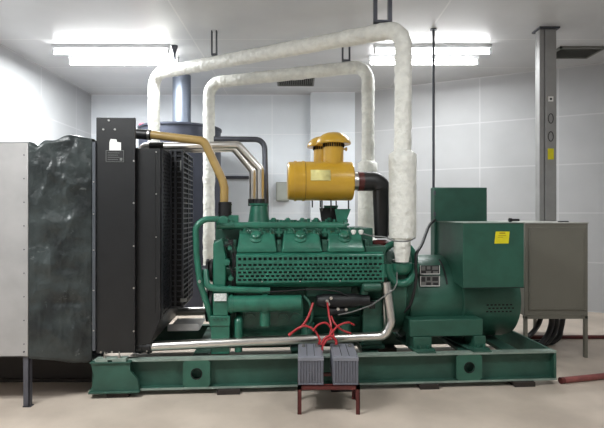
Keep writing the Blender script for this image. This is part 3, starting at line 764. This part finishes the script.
# starter motor
sv = .14; g0, g1 = G(316, 301, sv), G(369, 299, sv)
m = MB(); m.lathe((g0.x, sv, g0.z), (1, 0, 0), [(0, .03), (.01, .05), (.05, .055), (.06, .062), (g1.x - g0.x - .12, .062), (g1.x - g0.x - .1, .05), (g1.x - g0.x, .045)], 24)
m.lathe((g0.x + .1, sv - .01, g0.z - .09), (1, 0, 0), [(0, .03), (.02, .034), (.16, .034), (.18, .02)], 18)
m.split('starter_motor', M_BLACK2, eng)
m = MB()
for (px, py) in ((327, 301), (328.5, 304), (338, 309), (346, 309.5), (331, 298)):
    g = G(px, py, sv - .07); m.cyl((g.x, sv - .085, g.z), (g.x, sv - .04, g.z), .009, seg=8)
    m.cyl((g.x, sv - .08, g.z), (g.x, sv - .07, g.z), .014, seg=6)
m.split('terminal_stud', M_STEEL, eng)
m = MB(); m.lathe(G(362, 287, .12), (1, 0, 0), [(0, .03), (.01, .042), (.16, .042), (.17, .02)], 18); m.box(GU(360, .2), GU(366, .2), .12, .4, GZ(362, 293, .2), GZ(362, 281, .2))
m.build('charging_dynamo', M_DGREEN, eng)
m = MB(); m.box(GU(363, .2), GU(382, .2), .2, .55, zt + .002, GZ(372, 300, .2)); m.box(GU(361, .2), GU(384, .2), .17, .4, zt + .002, zt + .03)
m.build('engine_foot', M_DGREEN, eng, .006)
g = G(372, 305, .16); MB().box(g.x - .025, g.x + .025, .14, .2, g.z - .03, g.z + .03).build('stop_solenoid', M_BLACK2, eng, .004)
# oil filters low at the side
for px in (308, 345):
    g = G(px, 325, .2); MB().lathe((g.x, .22, zt + .03), (0, 0, 1), [(0, .05), (.01, .058), (.2, .058), (.215, .04)], 20).build('oil_filter', M_DGREEN, eng)
# control rod
MB().tube([G(338, 315, .02), G(352, 312, .02), G(372, 305, .02), G(394, 289.5, .02), G(397, 283, .03), G(397, 272, .04)], .006, 8).build('control_rod', M_GREYP, eng, smooth=60)
# rear: bell housing
m = MB(); m.lathe((GU(384, .3), vc, .78), (1, 0, 0), [(0, .38), (.02, .42), (.12, .44), (.18, .44), (.2, .40), (.3, .40)], 40)
m.build('flywheel_housing', M_DGREEN, eng)
# turbocharger collar
tv = .19
tc = G(401.5, 263, tv)
m = MB()
m.tube([(tc.x + .125 * math.cos(a_), tv + .0, tc.z - .03 + .155 * math.sin(a_)) for a_ in [PI * .95 + i * PI * 1.1 / 18 for i in range(19)]], .035, 14)
m.tube([(tc.x + .16 * math.cos(a_), tv + .12, tc.z + .0 + .17 * math.sin(a_)) for a_ in [i * PI / 16 for i in range(33)]], .03, 12)
m.lathe((tc.x, tv + .02, tc.z - .1), (0, 0, 1), [(0, .06), (.03, .09), (.08, .1), (.1, .1), (.1, .085), (.06, .07)], 24)
m.box(GU(381, tv), GU(395, tv), tv - .02, tv + .08, GZ(388, 277, tv), GZ(388, 264, tv))
m.build('turbocharger', M_GREEN, eng, smooth=50)
MB().tube([(tc.x + .066 * math.cos(a_), tv + .03 + .066 * math.sin(a_), tc.z + .02) for a_ in [i * PI / 12 for i in range(25)]], .008, 8).build('clamp_ring', M_STEEL2, eng)
# dark red turbo inlet ring below the rubber elbow
g = G(380, 240, .42); m = MB(); m.lathe((g.x, .42, g.z - .12), (0, 0, 1), [(0, .07), (.02, .085), (.1, .085), (.12, .06)], 22); m.build('inlet_ring', M_DRED, eng)
MB().tube(smooth_path([G(360, 233, .1), G(372, 236, .08), G(384, 237, .02), G(395, 241, 0), G(408, 241, .0), G(415, 238, .08)], 5), .006, 8).build('vent_tube', M_GREYP, eng, smooth=60)
m = MB()
for px in (353.5, 361): g = G(px, 231.5, .1); m.lathe((g.x, .1, g.z - .025), (0, 0, 1), [(0, .012), (.02, .022), (.035, .022), (.04, .01)], 12)
m.split('white_cap', M_WHITE, eng)
# risers for pipes at the front (green fittings)
g = G(224, 214, .3)
m = MB(); m.lathe((g.x, .3, g.z - .11), (0, 0, 1), [(0, .06), (.03, .06), (.05, .05), (.115, .05)], 20); m.box(g.x - .03, g.x + .13, .26, .42, g.z - .09, g.z - .01); m.cyl((g.x, .22, g.z - .06), (g.x, .4, g.z - .06), .045, seg=18)
m.build('water_outlet', M_GREEN, eng, .008)
g = G(259, 220, .5)
m = MB(); zt_ = GZ(259, 204, .5); zb_ = GZ(259, 226, .5)
m.lathe((g.x + .0, .5, zb_ - .05), (0, 0, 1), [(0, .12), (.04, .11), (zt_ - zb_ + .03, .08), (zt_ - zb_ + .04, .09), (zt_ - zb_ + .055, .09)], 24)
m.build('charge_air_inlet', M_GREEN, eng)
for (px, vv, rr_) in ((260, .5, .05), (252.5, .75, .045)):
    g = G(px, 200, vv); m = MB(); m.cyl((g.x, vv, GZ(px, 206, vv)), (g.x, vv, GZ(px, 199, vv)), rr_, seg=20); m.build('hose_clamp', M_RUB, eng)

# ---- pipes between radiator and engine
def gpipe(name, pts, rad, m_, r=.12, n=8, hoses=()):
    o = MB().tube(fillet([G(*p) for p in pts], r, n), rad, 20).build(name, m_, gs, smooth=60)
    return o
y_ = gpipe('coolant_pipe', [(149, 134.5, .3), (204, 141, .3), (222.5, 180, .3), (224.5, 188, .3), (224, 207, .3)], .037, M_YPIPE, .07); y_['label'] = 'ochre coolant pipe bending down to the engine'
m = MB(); m.tube(fillet([G(120, 150, .3), G(121, 132.5, .3), G(151, 135, .3)], .08), .045, 20); hs = m.build('rubber_hose', M_RUB, y_)
m = MB(); a_ = G(148, 134.6, .3); b_ = G(150, 134.8, .3); m.tube([a_, b_], .05, 20); m.build('hose_clamp', M_STEEL2, y_)
m = MB(); m.tube([G(225, 202, .3), G(225, 216, .3)], .058, 20)
for py in (204, 212): m.tube([G(225, py, .3), G(225, py + 1.2, .3)], .062, 20)
m.build('rubber_hose', M_RUB, y_)
a1 = gpipe('charge_air_pipe', [(141, 164, .5), (142, 146.8, .5), (238, 145, .5), (260, 169, .5), (260, 204, .5)], .037, M_STEEL, .05); MB().tube([G(150, 146.7, .5), G(164, 146.6, .5)], .044, 20).build('rubber_hose', M_RUB, a1); a1['label'] = 'near polished charge air pipe'
a2 = gpipe('charge_air_pipe', [(148, 166, .75), (149, 150, .75), (234, 148.5, .75), (252.5, 171, .75), (252.5, 206, .75)], .034, M_STEEL, .05); a2['label'] = 'rear polished charge air pipe'
gpipe('breather_pipe', [(214, 139, 1.0), (264.5, 139.5, 1.0), (266.5, 225, .9)], .029, M_DSTEEL, .1)
lp = gpipe('lower_coolant_pipe', [(148, 346.5, .1), (250, 341.5, .1), (385, 336, .1), (391, 322, .1), (386, 282, .12)], .04, M_STEEL, .09)
m = MB(); m.tube([G(134, 347, .1), G(152, 346.5, .1)], .05, 20)
for px in (140, 148): m.tube([G(px, 346.7, .1), G(px + 2.5, 346.7, .1)], .056, 20)
m.build('rubber_hose', M_RUB, lp)
gpipe('lower_coolant_pipe', [(150, 312, 1.12), (330, 309, 1.12)], .045, M_STEEL2)
MB().tube([G(384, 288, .2), G(385.5, 330, .2)], .018, 12).build('drain_pipe', M_STEEL, gs)

# ---- air filters
def air_filter(v, du, dz, near):
    a_, b_ = G(287.5, 181, .45), G(355, 181, .45); R_ = .182
    b_.x -= .03
    if not near: a_.x += .11
    Ln = b_.x - a_.x; o_ = Vector((a_.x + du, v, a_.z + dz))
    f = MB().lathe(o_, (1, 0, 0), [(0, .1), (.0, R_ * .9), (.012, R_ * .97), (.10, R_), (.115, R_), (.118, R_ * 1.0), (Ln - .01, R_), (Ln, R_ * .96)], 40).build('air_filter', M_YEL, gs)
    e = MB()
    for d_ in (.06, .135): e.cyl(o_ + Vector((d_, 0, 0)), o_ + Vector((d_ + .022, 0, 0)), R_ * 1.035, seg=40)
    e.split('clamp_band', M_YEL, f)
    MB().cyl(o_ + Vector((.158, 0, 0)), o_ + Vector((.161, 0, 0)), R_ * 1.008, seg=40).build('seam_ring', M_BLACK2, f)
    MB().box(o_.x - .09, o_.x - .0, v - .05, v + .05, o_.z - .1, o_.z + .0).build('dust_valve', M_BLACK2, f, .02) if False else None
    uc = G(333.5, 150, .45).x + du
    MB().cyl((uc, v, o_.z + R_ * .8), (uc, v, GZ(333, 143, .45) + dz), .094, seg=32).build('intake_neck', M_YEL, f)
    zr = GZ(333, 144.5, .45) + dz
    cap = MB().lathe((uc, v, zr - .0), (0, 0, 1), [(.008, .13), (0, .160), (.008, .163), (.02, .161), (.045, .150), (.07, .131), (.09, .105), (.105, .07), (.11, .03)], 40).build('rain_cap', M_YEL, f)
    s = MB()
    for k in range(28):
        an = 2 * PI * k / 28; s.box(uc + .097 * math.cos(an) - .005, uc + .097 * math.cos(an) + .005, v + .097 * math.sin(an) - .005, v + .097 * math.sin(an) + .005, zr - .028, zr + .005)
    s.build('cap_slots', M_DARK, f)
    if near:
        MB().box(uc + .09, uc + .13, v - .01, v + .01, zr - .05, zr - .035).cyl((uc + .12, v, zr - .06), (uc + .12, v, zr - .025), .008).build('cap_screw', M_YEL, f)
        g0, g1 = G(311, 181, .25), G(331, 171, .25)
        la = MB(); seg_ = 8
        a0, a1_ = math.radians(90), math.radians(62)
        rr_ = R_ + .0015
        for k in range(seg_):
            t0, t1 = [PI + math.radians(2) - math.radians(32) * (k + j) / seg_ for j in (0, 1)]
            p = [Vector((x, v + rr_ * math.cos(t_), o_.z + rr_ * math.sin(t_))) for (x, t_) in ((g0.x, t0), (g1.x, t0), (g1.x, t1), (g0.x, t1))]
            la.bm.faces.new([la.bm.verts.new(q_) for q_ in p])
        la.build('spec_label', mat('cream_label', (232, 222, 150), .4), f, solid=.001)
    # outlet: collar, red band, black elbow
    x1 = o_.x + Ln
    MB().lathe((x1, v, o_.z), (1, 0, 0), [(0, R_ * .6), (.004, .088), (.06, .085)], 28).build('outlet_collar', M_STEEL2, f)
    MB().cyl((x1 + .055, v, o_.z), (x1 + .11, v, o_.z), .092, seg=28).build('red_band', M_DRED, f)
    ex_ = .275 if near else .46
    pts = fillet([(x1 + .1, v, o_.z), (x1 + ex_, v, o_.z), (x1 + ex_, v - .02, GZ(380, 238, .45))], .13, 10)
    n_ = len(pts); MB().tube(pts, [.092 - .03 * max(0, (i - 10) / (n_ - 11)) for i in range(n_)], 24).build('rubber_elbow', M_RUB, f, smooth=60)
    # support bracket
    g0, g1 = G(334.5, 222, .42), G(350.5, 209, .42); tp = g1.z + dz; bt = g0.z
    MB().prism([(g0.x + du + .025, v - .05, bt - .01), (g1.x + du - .05, v - .05, bt - .01), (g1.x + du, v - .05, tp), (g0.x + du, v - .05, tp)], (0, .012, 0)).box(g0.x + du + .02, g1.x + du - .02, v - .05, v + .08, tp - .012, tp).build('filter_bracket', M_GREEN, f)
    s = MB()
    for px in (322, 331, 348.5):
        u_ = GU(px, .42) + du; s.cyl((u_, v - .03, tp - .02), (u_, v - .03, o_.z - R_ + .02), .007, seg=8)
    s.split('bracket_rod', M_BLACK2, f)
    return f
air_filter(.45, 0, 0, True)['label'] = 'near ochre air filter canister'
air_filter(.95, -.045, .04, False)['label'] = 'rear ochre air filter canister'
g0, g1 = G(319.5, 222, .55), G(337, 208, .55)
MB().prism([(g0.x + .02, .55, g0.z), (g1.x, .55, g0.z), (g1.x, .55, g1.z), (g0.x, .55, g1.z)], (0, .012, 0)).build('bracket_plate', M_BLACK2, gs)

# ---- alternator
av = .64; ar = .40; az = .685
au0, au1 = GU(411, .25), GU(525, .25)
m = MB(); m.lathe((au0, av, az), (1, 0, 0), [(0, ar * .85), (.0, ar * .97), (.03, ar), (.42, ar), (.45, ar * .985), (au1 - au0 - .09, ar * .985), (au1 - au0 - .03, ar * .95), (au1 - au0, ar * .8)], 56)
alt = m.build('alternator', M_DGREEN, gs)
m = MB(); g = G(447, 0, av - .35)
an = math.radians(205)
zl0, zl1 = GZ(447, 284, .3), GZ(447, 262, .3)
for k in range(1):
    a0_, a1__ = PI - math.asin((zl0 - az) / ar), PI - math.asin(min(.99, (zl1 - az) / ar))
    ps = [(GU(446, .3), av + (ar + .004) * math.cos(a0_ + (a1__ - a0_) * j / 6), az + (ar + .004) * math.sin(a0_ + (a1__ - a0_) * j / 6)) for j in range(7)]
    m.tube(ps, .009, 8)
m.build('lifting_slot', M_BLACK2, alt)
# data plates standing off the barrel
def plate(pyt, pyb, white):
    g0, g1 = G(420.5, pyb, .24), G(440, pyt, .24)
    pl = MB().box(g0.x, g1.x, .248, .26, g0.z, g1.z).build('data_plate', M_GREYP if white else M_INK, alt, .001)
    e = MB(); w_ = g1.x - g0.x; h_ = g1.z - g0.z
    for i, (fx, fz, fw, fh) in enumerate(((.06, .45, .2, .45), (.34, .55, .18, .35), (.62, .5, .3, .4), (.3, .1, .25, .28), (.66, .1, .26, .25))):
        e.box(g0.x + fx * w_, g0.x + (fx + fw) * w_, .2465, .248, g0.z + fz * h_, g0.z + (fz + fh) * h_)
    e.build('plate_print', M_INK if white else M_GREYP, alt)
    b_ = MB(); b_.box(g0.x, g1.x, .246, .2475, g0.z, g0.z + .006).box(g0.x, g0.x + .004, .246, .2475, g0.z, g1.z).box(g1.x - .004, g1.x, .246, .2475, g0.z, g1.z).build('plate_border', M_WHITE, alt)
plate(265.5, 274.5, False); plate(276, 286.5, True)
MB().box(GU(422, .3), GU(438, .3), .26, .4, GZ(430, 286, .24), GZ(430, 268, .24)).build('plate_backing', M_DGREEN, alt)
# vent slots in the lower barrel
m = MB()
for r_ in range(3):
    for c_ in range(7):
        zc = GZ(499, 305 + r_ * 3.4, .24); uc = GU(488 + c_ * 3.9 + 2 * (r_ % 2), .24)
        dz_ = (zc - az) / ar; vv = av - ar * math.sqrt(max(0, 1 - dz_ * dz_)) * .985
        m.box(uc - .010, uc + .010, vv - .003, vv + .01, zc - .006, zc + .006)
m.build('vent_slots', M_DARK, alt)
# seam where the end cover meets
MB().lathe((GU(463, .25), av, az), (1, 0, 0), [(0, ar * .99), (.002, ar * 1.012), (.02, ar * 1.012), (.022, ar * .99)], 56).build('end_cover_rim', M_DGREEN, alt)
# terminal box
tb0, tb1 = G(463, 288.5, .08), G(524, 223, .08)
tb = MB().prism([(tb0.x, .08, tb0.z), (tb0.x, .08, tb1.z), (tb0.x, .86, tb1.z), (tb0.x, .86, tb0.z + .1)], (tb1.x - tb0.x, 0, 0)).build('terminal_box', M_DGREEN, alt, .005)
MB().box(tb0.x - .004, tb1.x + .004, .072, .865, tb1.z - .002, tb1.z + .006).build('terminal_box_lid', M_FLANGE, alt, .002)
MB().box(tb0.x + .0, tb1.x - .0, .074, .08, tb0.z, tb0.z + .006).build('terminal_box_seam', M_DARK, alt)
g0, g1 = G(494.3, 243.5, .08), G(509.5, 231.5, .08)
wl = MB().prism([(g0.x, .077, g0.z), (g1.x - .01, .077, g0.z), (g1.x, .077, g1.z), (g0.x + .012, .077, g1.z)], (0, .002, 0)).build('warning_label', M_YLAB, alt)
w_ = g1.x - g0.x
e = MB().box(g0.x + .045, g1.x - .04, .0755, .0768, g1.z - .018, g1.z - .009)
e.box(g0.x + .035, g1.x - .035, .0755, .0768, g1.z - .036, g1.z - .032).box(g0.x + .03, g1.x - .06, .0755, .0768, g1.z - .052, g1.z - .048)
e.build('label_print', mat('label_ochre', (150, 110, 20), .5), alt)
# tall regulator box
kb0, kb1 = G(434.5, 262, .74), G(487, 187.5, .74)
kb = MB().box(kb0.x, kb1.x, .74, .86, kb0.z, kb1.z).build('regulator_box', M_DGREEN, alt, .005)
MB().box(kb0.x + .012, kb1.x - .012, .732, .74, GZ(460, 221, .74), kb1.z - .012).build('regulator_box_door', M_DGREEN, alt, .003)
m = MB()
for py in (193, 214): z2 = GZ(435, py, .74); m.box(kb0.x - .008, kb0.x + .008, .725, .745, z2 - .02, z2 + .02)
m.split('box_hinge', M_DSTEEL, alt)
# feet
ft0, ft1 = G(410, 337, .12), G(483, 319, .12)
MB().box(ft0.x, ft1.x, .12, .36, ft0.z, ft1.z).build('mounting_bar', M_DGREEN, alt, .006)
for (pa, pb) in ((412.5, 434), (473.5, 488)):
    u0, u1 = GU(pa, .1), GU(pb, .1)
    m = MB(); m.box(u0 + .01, u1 - .02, .1, .34, zt + .014, ft0.z); m.box(u0, u1, .06, .3, zt + .0, zt + .018)
    m.build('mounting_pad', M_DGREEN, alt, .004)
    b_ = MB()
    for k in (.3, .7): b_.cyl((u0 + (u1 - u0) * k, .09, zt + .018), (u0 + (u1 - u0) * k, .09, zt + .045), .014, seg=6)
    b_.split('anchor_bolt', M_DGREEN, alt)
m = MB()   # slanted gusset straps on the skid top beside the feet
for (pa) in (418, 474):
    u0 = GU(pa, .0)
    m.obox((u0, .0, zt + .002), (.16, 0, 0), (-.07, .5, 0), (0, 0, .012))
m.build('skid_strap', M_SKID, skid, .002)
# black cable from the box down to the engine
gp = smooth_path([G(435, 220, .73), G(429, 226, .6), G(422, 244, .3), G(416, 256, .16), G(416, 280, .16), G(411, 303, .2), G(404, 312, .25)], 6)
MB().tube(gp, .014, 10).build('wiring_loom', M_CABLE, gs, smooth=60)

# torch on the terminal box lid
p = GW @ Vector((tb1.x - .105, .14, tb1.z + .006 + .0195))
r = empty('torch', p, GA); tag(r, 'small black torch lying on top of the green terminal box', 'torch')
MB().lathe((0, 0, 0), (1, 0, 0), [(0, .018), (.02, .018), (.03, .011), (.09, .011), (.095, .007)], 16).build('torch_head', M_BLACK2, r)
p = (W(558, 219, 5.3).x, 5.25, cz1)
r = empty('small_tool', p, .1); tag(r, 'flat dark tool lying on top of the grey cabinet right of the trunking', 'tool')
MB().box(0, .09, -.012, .012, 0, .012).cyl((.0, 0, .006), (-.03, 0, .006), .006).build('tool_body', M_BLACK2, r, .003)

# ---- blocks under the skid
for (px0, px1, lab) in ((107, 129, 'dark timber block under the skid below the radiator, leftmost'), (217, 240, 'dark timber block under the skid beneath the engine front'),
                        (331, 352, 'dark timber block under the skid behind the batteries'), (420, 439, 'dark timber block under the skid beneath the alternator'), (514.5, 535, 'dark timber block under the skid at its right end')):
    u0, u1 = GU(px0, -.02), GU(px1, -.02)
    c_ = GW @ Vector(((u0 + u1) / 2, .08, 0))
    o = MB().box(-(u1 - u0) / 2, (u1 - u0) / 2, -.11, .1, 0, zb - .004).build('support_block', M_WOOD, None, .004)
    o.location = c_; o.rotation_euler.z = GA; tag(o, lab, 'block', 'blocks under the skid')
for u in (1.0,):
    c_ = GW @ Vector((u, SW - .08, 0)); o = MB().box(-.1, .1, -.1, .1, 0, zb - .001).build('support_block', M_WOOD, None, .004)
    o.location = c_; o.rotation_euler.z = GA; tag(o, 'dark block under the far rail of the skid', 'block')

# ------------------------------------------------------------------ battery stand
sx0, sx1 = W(297.5, 0, 3.57).x, W(360, 0, 3.57).x; szt = EYE - 172.5 / 480 * 3.57; sy0, sy1 = 3.57, 3.87
r = empty('battery_stand', ((sx0 + sx1) / 2, (sy0 + sy1) / 2, 0)); tag(r, 'low maroon angle-iron stand holding the two batteries', 'stand')
w = (sx1 - sx0) / 2; d_ = (sy1 - sy0) / 2; tk = .032
m = MB(); m.box(-w, w, -d_, -d_ + .005, szt - tk, szt).box(-w, w, d_ - .005, d_, szt - tk, szt).box(-w, -w + .005, -d_, d_, szt - tk, szt).box(w - .005, w, -d_, d_, szt - tk, szt)
m.box(-w, w, -d_, -d_ + tk, szt - .005, szt).box(-w, w, d_ - tk, d_, szt - .005, szt).box(-w, -w + tk, -d_, d_, szt - .005, szt).box(w - tk, w, -d_, d_, szt - .005, szt)
m.build('top_frame', M_DRED, r)
for ex in (-1, 1):
    for ey in (-1, 1):
        xa, ya = ex * w, ey * d_
        MB().box(xa, xa - ex * .03, ya, ya - ey * .005, 0, szt).box(xa, xa - ex * .005, ya, ya - ey * .03, 0, szt).build('leg', M_DRED, r)
def battery(x0, label):
    bw = 25.6 / 480 * 3.58; bl = .37; bh = .212
    r = empty('battery', (x0 + bw / 2, 3.58 + bl / 2, szt)); tag(r, label, 'battery', 'batteries on the maroon stand')
    hw_, hl = bw / 2, bl / 2
    m = MB().box(-hw_ + .006, hw_ - .006, -hl + .009, hl - .009, 0, bh - .03)
    n_ = 9
    for i in range(n_):
        x = -hw_ + .012 + i * (bw - .024) / (n_ - 1)
        for yy in (-hl, hl - .005): m.box(x - .0055, x + .0055, yy + (0 if yy < 0 else -.005), yy + .010, .012, bh - .036)
    for i in range(18):
        y = -hl + .015 + i * (bl - .03) / 17
        m.box(-hw_, -hw_ + .007, y - .004, y + .004, .012, bh - .036); m.box(hw_ - .007, hw_, y - .004, y + .004, .012, bh - .036)
    m.box(-hw_, hw_, -hl, hl, 0, .012)
    m.build('battery_case', M_BAT, r, .002)
    l = MB().box(-hw_ - .001, hw_ + .001, -hl - .002, hl + .002, bh - .034, bh - .008).box(-hw_ + .008, hw_ - .008, -hl + .008, hl - .008, bh - .01, bh)
    l.build('battery_lid', mat('lid_grey', (132, 134, 143), .45), r, .003)
    g_ = MB()
    for x in (-.028, .028): g_.box(x - .002, x + .002, -hl + .02, hl - .03, bh, bh + .0015)
    g_.build('lid_grooves', M_DARK, r)
    for x in (-.055, .055):
        MB().cyl((x, hl - .1 - .0, bh), (x, hl - .1, bh + .02), .009, seg=12).box(x - .014, x + .014, hl - .125, hl - .085, bh + .004, bh + .016).build('terminal_post', M_STEEL2, r)
    MB().box(-.03, .03, hl - .02, hl + .006, bh - .035, bh - .02).build('rope_handle', M_INK, r)
battery(W(298, 0, 3.58).x, 'grey ribbed battery on the left of the maroon stand')
battery(W(333, 0, 3.58).x, 'grey ribbed battery on the right of the maroon stand')
tz = szt + .212 + .02
def cable(pts, lab, rad=.0085):
    tag(MB().tube(smooth_path(pts, 6), rad, 10).build('jumper_cable', M_RED, smooth=60), lab, 'cable', 'red battery cables')
TL = Vector((W(319, 0, 3.83).x, 3.85, tz)); TR = Vector((W(336, 0, 3.83).x, 3.85, tz))
cable([W(313, 303, 4.05), W(309, 315, 4.0), W(303, 325, 3.97), W(296, 330, 3.95), W(288.5, 335, 3.95)], 'red cable falling from the starter to a loose end at the left', .010)
cable([W(289, 336, 3.93), W(296, 329.5, 3.93), W(305, 326, 3.93), W(314, 330, 3.92), W(319.5, 339, 3.9), TL + Vector((-.0, 0, 0))], 'red cable arching left onto the left battery terminal')
cable([W(313, 331, 3.9), W(318, 325, 3.9), W(326, 323, 3.9), W(332, 330, 3.9), W(334, 337, 3.88), TR + Vector((.01, 0, 0))], 'red cable making the small middle arch above the batteries')
cable([W(327.5, 303, 4.08), W(329, 315, 4.0), W(331, 327, 3.94), W(329, 337, 3.9), W(322.5, 344, 3.87), TL + Vector((.015, 0, 0))], 'red cable dropping straight from the starter into the gap')
cable([W(326, 341, 3.86), W(331, 334, 3.88), W(338, 326, 3.92), W(348, 322.5, 3.96), W(354, 325, 4.0)], 'red cable curving off to the upper right above the right battery')
cable([W(331, 316, 4.0), W(335, 324, 3.97), W(342, 330, 3.95), W(351, 333.5, 3.95)], 'short red cable slanting down to the right above the silver pipe')
cable([TL + Vector((.02, -.02, 0)), W(325, 338.5, 3.84), W(331, 336, 3.84), W(336, 341, 3.84), TR + Vector((.0, -.02, 0))], 'thick red cable looping between the two battery terminals', .011)
cable([W(322, 352, 3.78), W(323, 346, 3.79), W(327, 340, 3.8), W(331, 339, 3.81)], 'short red cable end hanging down between the two batteries')

# keep the hierarchy at thing > part > sub-part (all parts of the generator set share its local frame)
def depth(o):
    n = 0
    while o.parent: o = o.parent; n += 1
    return n
for o in list(bpy.data.objects):
    while depth(o) > 2: o.parent = o.parent.parent
